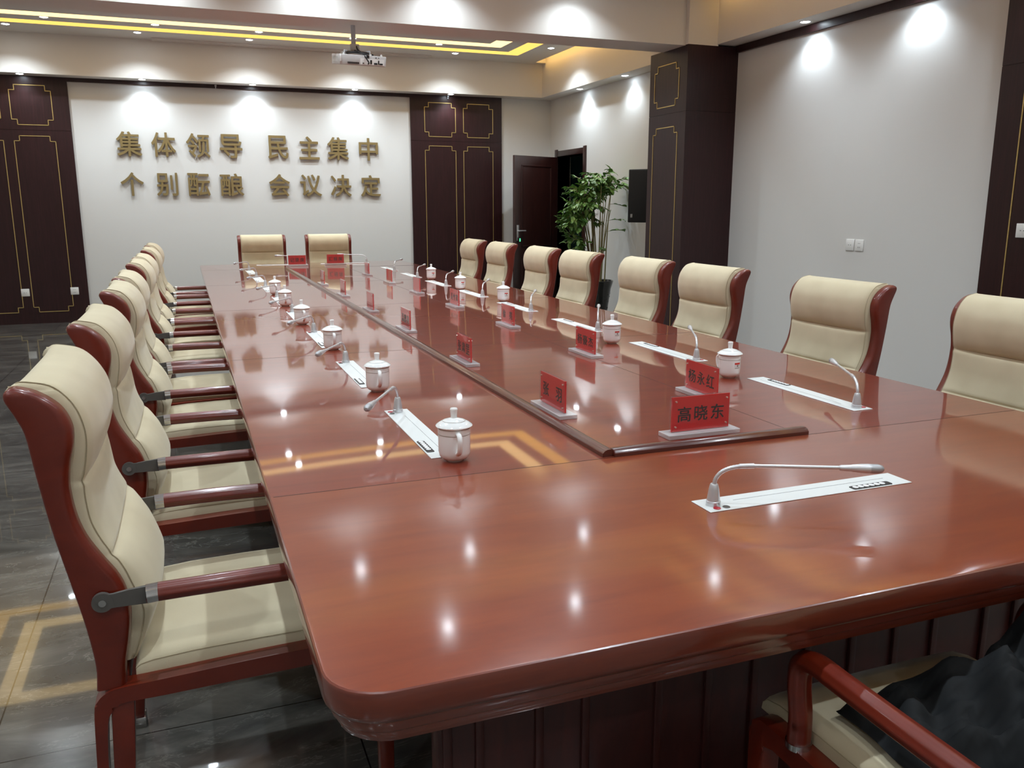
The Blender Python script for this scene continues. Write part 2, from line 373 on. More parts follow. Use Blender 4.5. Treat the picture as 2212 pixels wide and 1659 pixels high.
# leaf: frame, recessed field with moulding
bm = B(); box(bm, 0, DW, -.02, .02, .008, DH-.01, .003); obj('door_leaf', bm, m_door, dr)
for sgn in (1, -1):
    for z0, z1 in ((.16, .72), (.86, 2.0)):
        bm = B()
        for a, c, e, f in ((.13, DW-.13, z0, z0+.025), (.13, DW-.13, z1-.025, z1), (.13, .155, z0, z1), (DW-.155, DW-.13, z0, z1)):
            box(bm, a, c, sgn*.02-.008, sgn*.02+.008, e, f, .005)
        obj('door_moulding', bm, m_door, dr)
bm = B()
for sgn in (1, -1):
    box(bm, DW-.075, DW-.035, min(sgn*.02, sgn*.028), max(sgn*.02, sgn*.028), .95, 1.17, .003)
    tube(bm, [(DW-.055, sgn*.025, 1.09), (DW-.055, sgn*.06, 1.09)], .009, 10)
    tube(bm, [(DW-.055, sgn*.06, 1.09), (DW-.10, sgn*.062, 1.09), (DW-.18, sgn*.058, 1.088)], .009, 10)
hd = obj('door_handle', bm, m_silver, dr)
bm = B(); box(bm, DW-.095, DW-.045, .02, .05, .93, 1.0, .004); lk = obj('door_lock', bm, m_black, dr)
bm = B(); box(bm, DW-.082, DW-.062, .05, .052, .94, .985); obj('indicator', bm, m_green, lk)

# ------------------------------------------------------------------ downlights
def downlight_proto():
    t_ = thing('downlight', '', 'ceiling light', group='recessed downlights')
    bm = B(); lathe(bm, [(.038, -.001), (.046, -.004), (.052, -.003), (.054, 0), (.054, .0), (.038, .0)], 24, cap0=False, cap1=False); obj('trim_ring', bm, m_white, t_)
    bm = B(); lathe(bm, [(.001, -.006), (.022, -.0055), (.037, -.002), (.037, 0)], 20); obj('lens', bm, m_lamp, t_)
    return t_
ld = bpy.data.lights.new('downlight_bulb', 'SPOT'); ld.energy = LAMP_W; ld.color = LAMP_COL; ld.spot_size = math.radians(128); ld.spot_blend = .75; ld.shadow_soft_size = .03
dl = downlight_proto(); used = False
def lamps(lst, z, text, power=None):
    global used
    for k, (x, y) in enumerate(lst):
        o = put(dl, used, text % ORD[k], (x, y, z), 0); used = True
        data = ld
        if power:
            data = ld.copy(); data.energy = power
        lo = bpy.data.objects.new('bulb', data); COL.objects.link(lo); lo.parent = o; lo.location = (0, 0, -.02)
ORD = ['first', 'second', 'third', 'fourth', 'fifth', 'sixth', 'seventh', 'eighth', 'ninth']
lamps([(x, 10.23) for x in (-1.80, -.485, .815, 2.12, 3.45)], SOF, '%s downlight from the left in the soffit over the slogan wall', 6.5)
lamps([(x, 9.72) for x in (-1.81, -.476, .766, 2.056, 3.364)], CEIL, '%s downlight from the left between the yellow ring and the slogan wall', 32)
lamps([(x, 9.19) for x in (-1.365, -.272, .835, 1.92, 2.99)], CEIL, '%s downlight from the left between the two yellow light rings', 32)
lamps([(4.40, 8.94)], CEIL, '%s downlight beside the glowing cove above the open door')
lamps([(x, 6.72) for x in (-1.8, -.48, .77, 2.06, 3.36)], CEIL, '%s added fill light from the left, hidden behind the cross beam', 32)  # hidden row mirroring the far one, added for illumination
lamps([(4.9, 9.13), (4.9, 7.88)], 2.95, '%s downlight from the far corner in the soffit over the door wall', 7)
lamps([(4.9, 4.70), (4.9, 3.54), (4.9, 2.4), (4.9, 1.25), (4.9, .1), (4.9, -1.05)], 2.95, '%s downlight from the pillar in the right soffit over the blank wall', 7.5)
lamps([(x, 5.58) for x in (-1.4, -.25, .95, 2.02, 3.245)], CEIL, '%s downlight from the left in front of the cross beam', 18)
lamps([(x, 4.22) for x in (-1.1, .1, 1.38, 2.5, 3.88)], CEIL, '%s downlight from the left in the near ceiling centre row', 56)
lamps([(x, 2.3) for x in (-1.8, -.1, 1.5, 3.1)], CEIL, '%s downlight from the left in the row over the near table', 56)
lamps([(x, .1) for x in (-1.8, -.1, 1.5, 3.1)], CEIL, '%s downlight from the left in the row over the near table end', 50)
lamps([(-3.37, y) for y in (9.1, 7.4, 4.6, 2.4, .2)], 2.95, '%s downlight from the far end in the left soffit', 14)
lamps([(x, -1.7) for x in (-1.8, -.1, 1.5, 3.1)], CEIL, '%s added fill light from the left, unseen behind the near table end', 20)  # unseen row added as fill for surfaces facing the camera
lamps([(x, -3.07) for x in (-2.6, -1.3, 0, 1.3, 2.6, 3.9)], SOF, '%s added fill light from the left, unseen in the soffit behind the camera', 24)  # unseen lamps added so the front wall bounces fill light forward

# ------------------------------------------------------------------ conference table
W, TY0, TY1, TZ = 2.4, -.466, 9.019, .76
tb = thing('conference_table', 'long glossy red-brown conference table in the middle of the room', 'table', (0, 0, 0))
def rrect(x0, x1, y0, y1, r, z, n=8):
    out = []
    for cx, cy, a0 in ((x1-r, y1-r, 0), (x0+r, y1-r, 90), (x0+r, y0+r, 180), (x1-r, y0+r, 270)):
        for k in range(n+1):
            a = math.radians(a0+90*k/n); out.append((cx+r*math.cos(a), cy+r*math.sin(a), z))
    return out
def ins(d, z): return rrect(d, W-d, TY0+d, TY1-d, .09-d*.5, z)
bm = B()
loft(bm, [ins(.06, .667), ins(.024, .667), ins(.022, .673), ins(.020, .677), ins(.0195, .684), ins(.013, .690), ins(.010, .700), ins(.0095, .706), ins(.004, .711), ins(.001, .716), ins(0, .721), ins(0, .756), ins(.001, .7585), ins(.004, .7597)], True, False, mi=1)
R2 = loft(bm, [ins(.004, .7597), ins(.008, TZ)], False, True, mi=0)
tf = [f for f in bm.faces if f.material_index == 0]
bmesh.ops.bisect_plane(bm, geom=list({g for f in tf for g in (f, *f.edges, *f.verts)}), plane_co=(0, .425, 0), plane_no=(0, 1, 0))
for f in bm.faces:
    if f.material_index == 0 and f.calc_center_median().y < .425: f.material_index = 2
obj('tabletop', bm, [m_table, m_table_edge, m_table_satin], tb, angle=28)
XL, XR = .889, 1.527
JY = [.425, 2.34, 4.262, 6.184, 8.10]
def seam(x0, x1, y0, y1):
    bm = B(); box(bm, x0, x1, y0, y1, TZ-.001, TZ+.0003); obj('joint_line', bm, m_dark, tb, smooth=False)
for y in JY: seam(.01, W-.01, y-.0012, y+.0012)
seam(XR-.001, XR+.001, JY[0], JY[-1]); 
# raised wood strip around two sides of the centre
prof = [(-.019, 0), (-.019, .010), (-.012, .017), (-.004, .020), (.008, .020), (.014, .016), (.017, .008), (.019, 0)]
ys = [.433]+JY[1:4]+[8.11]
for k in range(4):
    bm = B(); prism(bm, [(XL+p[0], TZ+p[1]) for p in prof], 'y', ys[k]+.0008, ys[k+1]-.0008); obj('edging_strip', bm, m_edging, tb)
bm = B(); prism(bm, [(.443+p[0], TZ+p[1]) for p in prof], 'x', XL+.012, 1.548, .004); obj('edging_strip', bm, m_edging, tb)
# pedestal with vertical grooves
bm = B(); box(bm, .46, 1.94, .05, 8.50, .06, .661); box(bm, .49, 1.91, .08, 8.47, 0, .06); obj('pedestal', bm, m_pedestal, tb, smooth=False)
for y0, y1 in ((-.02, .03), (8.52, 8.57)):
    bm = B(); box(bm, .27, 2.13, y0, y1, .0, .661, .004); obj('end_panel', bm, m_pedestal, tb)
for x in (.29, .36, .495, .605, .787, .92, 1.05, 1.2, 1.34, 1.48, 1.61, 1.79, 1.90, 2.04, 2.11):
    bm = B(); box(bm, x-.010, x+.010, -.030, -.016, .07, .655, .004); obj('moulding', bm, m_pedestal, tb)
for sx_ in (.452, 1.936):
    for k in range(18):
        bm = B(); box(bm, sx_, sx_+.012, .25+k*.46, .274+k*.46, .07, .655, .003); obj('moulding', bm, m_pedestal, tb)

# ------------------------------------------------------------------ chair
def make_chair():
    """local: faces +x, origin on the floor below the arm pivot"""
    t_ = thing('armchair', '', 'chair', group='cream armchairs around the conference table')
    wb = [(.43, -.030), (.488, -.027), (.581, -.038), (.672, -.055), (.789, -.077), (.908, -.094), (.99, -.104), (1.03, -.118), (1.058, -.131), (1.072, -.1325), (1.080, -.127), (1.0835, -.119)]
    wf = [(.43, .027), (.481, .031), (.528, .041), (.584, .049), (.632, .045), (.673, .032), (.717, .006), (.767, -.020), (.818, -.034), (.868, -.039), (.895, -.038),
          (.928, -.033), (.946, -.028), (.97, -.023), (.994, -.022), (1.017, -.028), (1.037, -.038), (1.055, -.055), (1.070, -.076), (1.079, -.096), (1.0835, -.113)]
    def at_z(l, z):
        for (z0, x0), (z1, x1) in zip(l, l[1:]):
            if z <= z1: return x0+(x1-x0)*(z-z0)/(z1-z0)
        return l[-1][1]
    sb = [(p.x, p.y) for p in spline([(z, x, 0) for z, x in wb], 5)]; sf = [(p.x, p.y) for p in spline([(z, x, 0) for z, x in wf], 5)]
    zs_ = [.43+.014*i for i in range(40)]+[.99+.006*i for i in range(13)]+[1.0655, 1.069, 1.0725, 1.0755, 1.078, 1.080, 1.0816, 1.0828, 1.0834]
    for s in (1, -1):
        bm = B(); rings = []
        for z in zs_:
            xb, xf = at_z(sb, z), at_z(sf, z); w_ = xf-xb; e = min(.017, w_*.42); t1 = min(1., (1.0838-z)/.014); yo = .271+.016*math.sqrt(max(0., 1-(1-t1)**2))
            pr = [(xb, .252), (xb, yo-.005), (xb+min(.002, w_*.1), yo-.0015), (xb+min(.006, w_*.2), yo), (xf-e, yo), (xf-e*.62, yo-.0012), (xf-e*.30, yo-.0045), (xf-e*.09, yo-.0095), (xf, yo-.016), (xf, .252)]
            rings.append([(x, s*y, z) for x, y in pr])
        loft(bm, rings); obj('side_panel', bm, m_mahog, t_, angle=50)
    def sm(l, n=4):
        return [(p.x, p.y) for p in spline([(q[1], q[0], 0) for q in l], n)]
    # upholstered back: rows follow the front profile
    seam_ = [(1.062, -.126), (1.080, -.122), (1.089, -.108), (1.087, -.086), (1.079, -.056), (1.061, -.034), (1.037, -.017), (1.012, -.007), (.981, -.001), (.953, -.001), (.917, -.006),
             (.89, -.012), (.878, -.0165), (.866, -.0135), (.85, -.014), (.818, -.012), (.786, -.007), (.75, .006), (.722, .020), (.711, .024), (.70, .034), (.675, .046), (.645, .056), (.593, .072), (.564, .074), (.52, .064), (.47, .046)]
    bul = [.0, .006, .012, .014, .016, .018, .02, .022, .022, .022, .019, .012, .002, .010, .016, .019, .018, .014, .008, .0, .014, .026, .033, .034, .03, .022, .012]
    sv = spline([(z, x, bb) for (z, x), bb in zip(seam_, bul)], 3)
    seam_ = [(p.x, p.y) for p in sv]; bul = [p.z for p in sv]
    ysn = [-.251, -.249, -.243, -.236, -.22, -.19, -.14, -.07, 0, .07, .14, .19, .22, .236, .243, .249, .251]
    bm = B(); rows = []
    for (z, x), bb in zip(seam_, bul):
        row = []
        for y in ysn:
            q = abs(y)/.251
            dx = bb*(1-q**4)
            if abs(y) > .2495: dx = min(0, max(-.05, -.128-x))
            elif abs(y) > .245: dx = -.012
            elif abs(y) > .24: dx = -.003
            row.append(bm.verts.new((x+dx, y, z-(.006 if z > 1.07 and abs(y) > .245 else 0))))
        rows.append(row)
    bk = [[bm.verts.new((x, y, z)) for y in ysn] for z, x in ((.47, -.012), (.58, -.025), (.70, -.047), (.80, -.066), (.91, -.082), (.99, -.093), (1.04, -.112))]
    loop = rows+bk
    for i in range(len(loop)):
        a, c = loop[i], loop[(i+1) % len(loop)]
        for j in range(len(ysn)-1): bm.faces.new((a[j], a[j+1], c[j+1], c[j]))
    bm.faces.new([r_[0] for r_ in loop]); bm.faces.new([r_[-1] for r_ in reversed(loop)])
    ob = obj('backrest', bm, m_fabric, t_, angle=75)
    # piping along both front seams
    pp = [(x-.0022, z) for z, x in seam_[5:]]
    for s in (1, -1):
        bm = B(); tube(bm, [(x, s*.244, z) for x, z in pp], .0010, 6); obj('piping', bm, m_seam, ob)
    bm = B(); tube(bm, [(-.0165+.003*(1-(y/.23)**4)-.001, y, .878) for y in [-.232+.464*k/12 for k in range(13)]], .0018, 6); obj('crease', bm, m_seam, ob)
    # seat cushion with a crowned top
    bm = B(); prof = [(.046, .432), (.045, .455), (.055, .466), (.08, .474), (.16, .482), (.30, .486), (.46, .486), (.57, .480), (.608, .468), (.620, .45), (.618, .432)]
    rings = []
    for y, k in ((-.252, .0), (-.250, .62), (-.244, .86), (-.22, .95), (-.15, 1.0), (0, 1.03), (.15, 1.0), (.22, .95), (.244, .86), (.250, .62), (.252, .0)):
        rings.append([(x, y, .432+(z-.432)*max(k, .05)) for x, z in prof])
    loft(bm, rings); st = obj('seat', bm, m_fabric, t_, angle=60)
    for s in (1, -1):
        bm = B(); tube(bm, [(x, s*.249, .432+(z-.432)*.70) for x, z in prof[1:-1]], .0010, 6); obj('piping', bm, m_seam, st)
    # frame: side rails curving into the rear legs, cross rails
    for s in (1, -1):
        y0, y1 = sorted((s*.25, s*.294))
        pa = [(.598, .30), (.600, .40), (.594, .43), (.572, .445), (.50, .447), (.30, .444), (.10, .436), (.02, .433), (-.012, .426), (-.030, .410), (-.038, .385), (-.044, .26), (-.055, .0)]
        pb = [(-.030, .0), (-.022, .26), (-.012, .37), (.0, .392), (.03, .398), (.10, .398), (.30, .402), (.53, .406), (.556, .392), (.566, .36), (.570, .30)]
        bm = B(); prism(bm, sm([(z, x) for x, z in pa])+sm([(z, x) for x, z in pb]), 'y', y0, y1, .005); obj('leg', bm, m_mahog, t_, angle=40)
        bm = B(); prism(bm, [(-.006, .395), (.040, .400), (.030, .26), (.008, .03), (-.022, .03), (-.012, .26)], 'y', s*.272-.017, s*.272+.017, .004); obj('rear_leg_brace', bm, m_mahog, t_)
        bm = B(); prism(bm, [(.556, .41), (.598, .41), (.592, .03), (.560, .03)], 'y', s*.272-.02, s*.272+.02, .005); lg = obj('leg', bm, m_mahog, t_)
        bm = B(); box(bm, .559, .593, s*.272-.021, s*.272+.021, 0, .032, .002); obj('foot_cap', bm, m_chrome, lg)
        bm = B(); box(bm, -.058, .012, s*.272-.0235, s*.272+.0235, 0, .032, .002); obj('foot_cap', bm, m_chrome, t_)
        # arm: steel bracket, chrome collar, fluted bar, front post
        ya = s*.297; dz = -.0125
        bm = B(); tube(bm, [(0, ya-s*.006, .644), (0, ya+s*.004, .644)], .0205, 24)
        prism(bm, [(-.005, .628), (.02, .630), (.086, .628), (.092, .640), (.088, .668), (.05, .664), (.02, .658), (0, .662)], 'y', min(ya-s*.004, ya+s*.003), max(ya-s*.004, ya+s*.003), .0015)
        bmesh.ops.translate(bm, verts=bm.verts, vec=(0, 0, dz)); br = obj('arm_bracket', bm, m_gunmetal, t_)
        bm = B(); tube(bm, [(0, ya+s*.003, .644), (0, ya+s*.007, .644)], .0075, 14); bmesh.ops.translate(bm, verts=bm.verts, vec=(0, 0, dz)); obj('bolt', bm, m_chrome, br)
        bm = B(); tube(bm, [(.082, ya, .6485), (.084, ya, .6485), (.108, ya, .650)], [.0172, .0200, .0200], 48, .05); bmesh.ops.translate(bm, verts=bm.verts, vec=(0, 0, dz)); obj('arm_collar', bm, m_chrome, t_)
        path = spline([(.106, ya, .650), (.24, ya, .651), (.37, ya-s*.004, .650), (.44, ya-s*.007, .648), (.474, ya-s*.010, .628), (.482, ya-s*.014, .58), (.478, ya-s*.018, .52), (.480, ya-s*.020, .452)], 6)
        path = [Vector((p.x, p.y, p.z+(dz if p.z > .5 else 0)))for p in path]
        bm = B(); tube(bm, path, [.0196]*len(path), 48, .03, sx=1.12); obj('armrest', bm, m_mahog, t_, angle=60)
        bm = B(); tube(bm, [(.480, ya-s*.020, .444), (.480, ya-s*.020, .456)], .024, 20); obj('post_collar', bm, m_chrome, t_)
    bm = B(); box(bm, .556, .594, -.25, .25, .385, .432, .004); box(bm, -.01, .03, -.25, .25, .40, .445, .003); obj('seat_frame', bm, m_mahog, t_)
    return t_
ch = make_chair(); cu = False
SIDE = ['nearest the camera', 'second from the camera', 'third from the camera', 'fourth from the camera', 'fifth from the camera', 'sixth from the camera', 'second from the far end', 'at the far end']
for k, y in enumerate((.567, 1.53, 2.588, 3.316, 4.434, 5.137, 6.255, 7.14)):
    o = put(ch, cu, 'cream armchair on the left side of the table, %s' % SIDE[k], (-.35+random.uniform(-.006, .006)*(k > 0), y, 0), random.uniform(-.012, .012)*(k > 0)); cu = True
for k, y in enumerate((.665, 1.62, 2.655, 3.425, 4.415, 5.185, 6.185, 7.035)):
    put(ch, True, 'cream armchair on the right side of the table, %s' % SIDE[k], (2.625, y, 0), PI+random.uniform(-.012, .012))
put(ch, True, 'cream armchair at the far table end behind the left red card', (.742, 9.34, 0), -PI/2)
put(ch, True, 'cream armchair at the far table end behind the right red card', (1.552, 9.34, 0), -PI/2)
put(ch, True, 'cream armchair at the near table end with a dark jacket on its seat', (1.13, -.888, 0), PI/2)

# ------------------------------------------------------------------ microphone units
def make_mic():
    t_ = thing('conference_microphone', '', 'microphone', group='table microphone units')
    bm = B(); box(bm, -.033, .545, -.039, .039, 0, .0022, .0008, 1); pl = obj('base_plate', bm, m_plate, t_)
    bm = B(); box(bm, .06, .50, .0085, .0098, .0020, .0026); obj('cable_slot', bm, m_slit, pl, smooth=False)
    bm = B(); pts = rrect(.372, .490, -.035, -.013, .005, .0022, 4); loft(bm, [pts, [(p[0], p[1], .0034) for p in pts]]); kp = obj('keypad', bm, m_black, pl)
    for k in range(6):
        bm = B(); lathe(bm, [(.0072, .0034), (.0072, .0046), (.0058, .005)], 14, (.384+k*.0162, -.024, 0)); obj('key', bm, m_key, kp)
    bm = B(); lathe(bm, [(.0085, .0022), (.0085, .0036), (.006, .0042)], 18, (-.006, -.024, 0)); obj('red_button', bm, m_redbtn, pl)
    bm = B(); lathe(bm, [(.0085, .0022), (.0085, .0034), (.0065, .0034), (.0065, .0026)], 18, (.0185, -.024, 0)); obj('dial', bm, m_gunmetal, pl)
    bm = B(); lathe(bm, [(.0165, .002), (.0165, .012), (.0145, .013), (.0145, .018), (.0115, .040), (.0092, .050), (.0078, .052)], 24); obj('plug', bm, m_silver, t_)
    d_ = Vector((.31, -.16, 0)).normalized()
    def P(s_, z): return (d_.x*s_, d_.y*s_, z)
    goose = spline([P(0, .05), P(.003, .064), P(.014, .079), P(.032, .089), P(.055, .0945)], 8)
    bm = B()
    rads = [.0046+.0005*(i % 2) for i in range(len(goose))]
    tube(bm, goose, rads, 12); obj('gooseneck', bm, m_silver, t_)
    bm = B(); tube(bm, [P(.053, .0944), P(.085, .0965)], .0058, 14); tube(bm, [P(.08, .0962), P(.275, .0985)], .0042, 12); obj('arm_tube', bm, m_silver, t_)
    bm = B(); pts = [P(.268, .098), P(.272, .098), P(.292, .0982), P(.297, .0982), P(.315, .0982), P(.328, .0982), P(.338, .0982)]
    tube(bm, pts, [.005, .0066, .0074, .0085, .0102, .0108, .0104], 18); hd_ = obj('microphone_head', bm, m_silver, t_)
    bm = B(); tube(bm, [P(.330, .0982), P(.350, .0982), P(.358, .0982), P(.362, .0982)], [.0106, .0105, .0082, .004], 20); obj('grille', bm, m_mesh, hd_)
    return t_
mc = make_mic(); mu = False
MW = ['nearest the camera', 'second from the camera', 'third from the camera', 'fourth from the camera', 'fifth from the camera', 'sixth from the camera', 'seventh from the camera', 'farthest from the camera']
for k in range(8):
    put(mc, mu, 'silver gooseneck microphone on the left half of the table, %s' % MW[k], (.474, 1.132+.968*k, TZ), -PI/2); mu = True
for k in range(8):
    o = put(mc, True, 'silver gooseneck microphone on the right half of the table, %s' % MW[k], (1.921, .637+.962*k, TZ), PI/2)
put(mc, True, 'silver gooseneck microphone in a long white plate at the near table end', (.933, .010, TZ), 0)
put(mc, True, 'silver gooseneck microphone behind the left red card at the far end', (1.16, 8.74, TZ), PI)
put(mc, True, 'silver gooseneck microphone behind the right red card at the far end', (1.895, 8.74, TZ), PI)

# ------------------------------------------------------------------ lidded cups
def make_mug(label):
    t_ = thing('lidded_cup', '', 'cup', group='white lidded cups on the table')
    bm = B(); lathe(bm, [(.020, .0), (.024, .0), (.026, .003), (.035, .008), (.0405, .015), (.0426, .024), (.0428, .05), (.0428, .088), (.0425, .093), (.0405, .093), (.040, .03), (.02, .008)], 40, cap1=True); bd = obj('cup_body', bm, m_porc, t_)
    for z in (.022, .074, .0895):
        bm = B(); lathe(bm, [(.0432 if z > .03 else .0415, z-.0006), (.0434 if z > .03 else .0419, z), (.0432 if z > .03 else .0421, z+.0006)], 40, cap0=False, cap1=False); obj('painted_line', bm, m_band, bd)
    bm = B(); path = spline([(0, -.041, .081), (0, -.056, .081), (0, -.066, .072), (0, -.067, .055), (0, -.060, .036), (0, -.042, .026)], 6); tube(bm, path, .0052, 12, sx=1.35); obj('cup_handle', bm, m_porc, t_)
    bm = B(); lathe(bm, [(.038, .090), (.0475, .0935), (.0492, .0955), (.0475, .098), (.039, .104), (.026, .1105), (.014, .1140), (.0085, .1155), (.0082, .120), (.0098, .134), (.0105, .139), (.0085, .142), (.003, .143)], 40); li = obj('lid', bm, m_porc, t_)
    bm = B(); lathe(bm, [(.0300, .1091), (.0305, .1090), (.0310, .1085)], 40, cap0=False, cap1=False); obj('painted_line', bm, m_band, li)
    if label:
        for (z0, z1, a0, a1, mm_) in ((.057, .064, -.32, .32, m_lblred), (.040, .0565, -.32, .32, None)):
            if mm_:
                bm = B(); seg = [-.32+.64*i/10 for i in range(11)]
                loft(bm, [[(.0431*math.sin(a), .0431*math.cos(a), z) for a in seg] for z in (z0, z1)], False, False, False); obj('printed_label', bm, mm_, bd)
            else:
                bm = B(); seg = [-.3+.6*i/10 for i in range(11)]
                for (p0, p1) in ((.041, .0425), (.044, .0455)):
                    loft(bm, [[(.0431*math.sin(a), .0431*math.cos(a), z) for a in seg] for z in (p0, p1)], False, False, False)
                for (q0, q1) in ((-.3, -.27), (-.12, .1), (.26, .29)):
                    sg = [q0+(q1-q0)*i/4 for i in range(5)]
                    loft(bm, [[(.0431*math.sin(a), .0431*math.cos(a), z) for a in sg] for z in (.048, .0555)], False, False, False)
                obj('printed_label', bm, m_lblgrey, bd)
    return t_
mg = make_mug(False); used_m = False
for k, (x, y) in enumerate([(.492, .560), (.484, 1.487), (.480, 2.475), (.458, 3.424), (.47, 4.405), (.484, 5.232)]):
    put(mg, used_m, 'white lidded cup on the left half of the table, %s' % ['nearest the camera', 'second from the camera', 'third from the camera', 'fourth from the camera', 'second from the far end', 'farthest from the camera'][k], (x, y, TZ), random.uniform(-.1, .15)); used_m = True
mg2 = make_mug(True); used_m = False
for k, (x, y) in enumerate([(1.835, 1.235), (1.80, 2.165), (1.955, 4.127), (1.938, 5.09), (1.982, 6.131)]):
    put(mg2, used_m, 'white lidded cup with red label on the right half, %s' % ['nearest the camera', 'second from the camera', 'third from the camera', 'second from the far end', 'farthest from the camera'][k], (x, y, TZ), PI+.18); used_m = True

# ------------------------------------------------------------------ red name plates
def make_plate(text, label, loc, rz):
    """local: reads from -y, long axis x"""
    t_ = thing('name_plate', label, 'name plate', loc, rz, 'red acrylic name plates')
    bm = B(); box(bm, -.122, .122, -.031, .031, 0, .0135, .0012, 1); obj('acrylic_base', bm, m_acbase, t_)
    bm = B(); box(bm, -.101, .101, -.0065, .0065, .0135, .121, .0006, 1); sh = obj('acrylic_sheet', bm, m_acryl, t_)
    bm = B(); box(bm, -.0985, .0985, -.0028, .0028, .0155, .1185); rc = obj('red_card', bm, m_red, t_, smooth=False)
    bm = B()
    for x in (-.087, .087):
        for z in (.030, .106): tube(bm, [(x, -.0082, z), (x, .0082, z)], .0026, 10)
    obj('stud', bm, m_screw, sh)
    n = len(text)
    if n:
        cw = .050
        xs = {2: (-.052, .052), 3: (-.057, 0, .057)}[n]
        for s in (-1, 1):
            bm = B()
            for x, chr_ in zip(xs, text):
                g_ = glyph(chr_, cw*.92, .046, .0006, .012)
                tmp = bpy.data.meshes.new('t'); g_.to_mesh(tmp); g_.free()
                tmp.transform(Matrix.Translation((x, -.0033, .066)))
                if s > 0: tmp.transform(Matrix.Rotation(PI, 4, 'Z')@Matrix.Translation((0, 0, 0)))
                bm.from_mesh(tmp); bpy.data.meshes.remove(tmp)
            obj('lettering', bm, m_ink, rc, smooth=False)
    return t_
make_plate('高晓东', 'large red name plate at the near corner strip, facing the camera', (1.247, .545, TZ), .0)
LT = ['张羽', '张肃罡', '温鹏亮', '', '', '']
LY = [.966, 1.925, 2.968, 3.92, 4.94, 5.965]
PW = ['nearest the camera', 'second from the camera', 'third from the camera', 'fourth from the camera', 'fifth from the camera', 'sixth from the camera', 'farthest from the camera']
for k in range(6):
    make_plate(LT[k], 'red name plate beside the raised wood strip, %s' % (PW[k] if k < 5 else PW[6]), (.957, LY[k], TZ), -PI/2)
RT = ['杨永红', '杨豪杰', '徐亮', '吴竹宽', '', '', '']
RY = [.975, 1.915, 2.92, 3.94, 4.95, 5.91, 6.90]
for k in range(7):
    make_plate(RT[k], 'red name plate in the right centre row, %s' % PW[k], (1.535, RY[k], TZ), -PI/2)
make_plate('记录席', 'red card at the far table end in front of the left chair', (1.048, 8.50, TZ), 0)
make_plate('汇报席', 'red card at the far table end in front of the right chair', (1.493, 8.55, TZ), 0)

# ------------------------------------------------------------------ slogan on the back wall
rows = [('集体领导民主集中', [(-.703, .286), (-.304, .286), (.107, .286), (.508, .28), (1.10, .262), (1.505, .268), (1.89, .284), (2.304, .262)], 2.195, .30),
        ('个别酝酿会议决定', [(-.706, .27), (-.299, .256), (.083, .27), (.49, .294), (1.094, .27), (1.505, .284), (1.91, .28), (2.319, .276)], 1.707, .29)]
for ri, (txt, pos, zc, hh) in enumerate(rows):
    for k, (c, (x, wd)) in enumerate(zip(txt, pos)):
        o = obj('wall_character', glyph(c, wd, hh, .020, .014), m_goldchar, None, smooth=False)
        o.location = (x, BY-.021, zc)
        tag(o, 'gold raised character on the slogan wall, %s of the %s row' % (ORD[k], 'upper' if ri == 0 else 'lower'), 'wall lettering', 'gold slogan characters')

# ------------------------------------------------------------------ sockets, switch, brackets
def socket(loc, rz, label, kind, gangs=1):
    t_ = thing('wall_socket', label, 'socket', loc, rz, 'white wall sockets')     # local: faces -y
    w_ = .088*gangs+.01*(gangs-1)
    for g in range(gangs):
        cx = (g-(gangs-1)/2)*.106
        bm = B(); box(bm, cx-.046, cx+.046, -.008, 0, -.046, .046, .003); obj('face_plate', bm, m_white, t_)
        bm = B()
        if kind == 'socket' and g == gangs-1:
            for dx in (-.008, .008): box(bm, cx+dx-.002, cx+dx+.002, -.0086, -.0078, .012, .020)
            for dx in (-.008, .008): box(bm, cx+dx-.0015, cx+dx+.0015, -.0086, -.0078, -.022, -.010)
        else:
            for dx in (-.012, .012): box(bm, cx+dx-.004, cx+dx+.004, -.0086, -.0078, -.002, .002)
        obj('pin_slots', bm, m_black, t_, smooth=False)
    return t_
socket((-2.03, BY-PT, .39), 0, 'white data socket on the left dark panel, farther from the white wall', 'data')
socket((-1.483, BY-PT, .392), 0, 'white power socket on the left dark panel, beside the white wall', 'socket')
socket((R, 4.062, 1.108), -PI/2, 'white double socket on the blank right wall between chair backs', 'socket', 2)
s_ = socket((R-PT, 2.535, 1.265), -PI/2, 'white switch on the dark wood panel at the right picture edge', 'data'); s_.name = 'light_switch'; s_['category'] = 'switch'; del s_['group']
sw_ = socket((R, 8.83, 1.371), -PI/2, 'white switch plate on the wall behind the leafy plant', 'data'); sw_.name = 'light_switch'; sw_['category'] = 'switch'; del sw_['group']
for x, l in ((.369, 'small grey bracket on the dark rail above the slogan wall'), (3.444, 'small grey bracket on the dark panel right of the slogan wall')):
    bm = B(); box(bm, x-.012, x+.012, BY-PT-.03, BY-PT, 2.925, 2.948, .002); box(bm, x-.006, x+.006, BY-PT-.022, BY-PT-.008, 2.90, 2.926, .002); tag(obj('wall_bracket', bm, m_pole), l, 'bracket')

# ------------------------------------------------------------------ speaker
sp = thing('wall_speaker', 'black loudspeaker on the right wall beside the dark pillar', 'speaker', (4.842, 7.16, 1.54), math.radians(-52))
bm = B(); prism(bm, [(-.17, -.15), (.17, -.15), (.11, .15), (-.11, .15)], 'z', -.295, .295, .008); obj('cabinet', bm, m_blackspk, sp)
bm = B(); box(bm, -.16, .16, -.158, -.148, -.285, .285, .004); obj('grille', bm, m_grille, sp)
bm = B(); box(bm, -.135, -.11, -.161, -.157, -.24, -.20, .001); obj('badge', bm, m_slit, sp)
bm = B(); tube(bm, [(0, .14, 0), (.03, .20, 0), (.10, .245, 0)], .015, 10); obj('mounting_arm', bm, m_blackspk, sp)

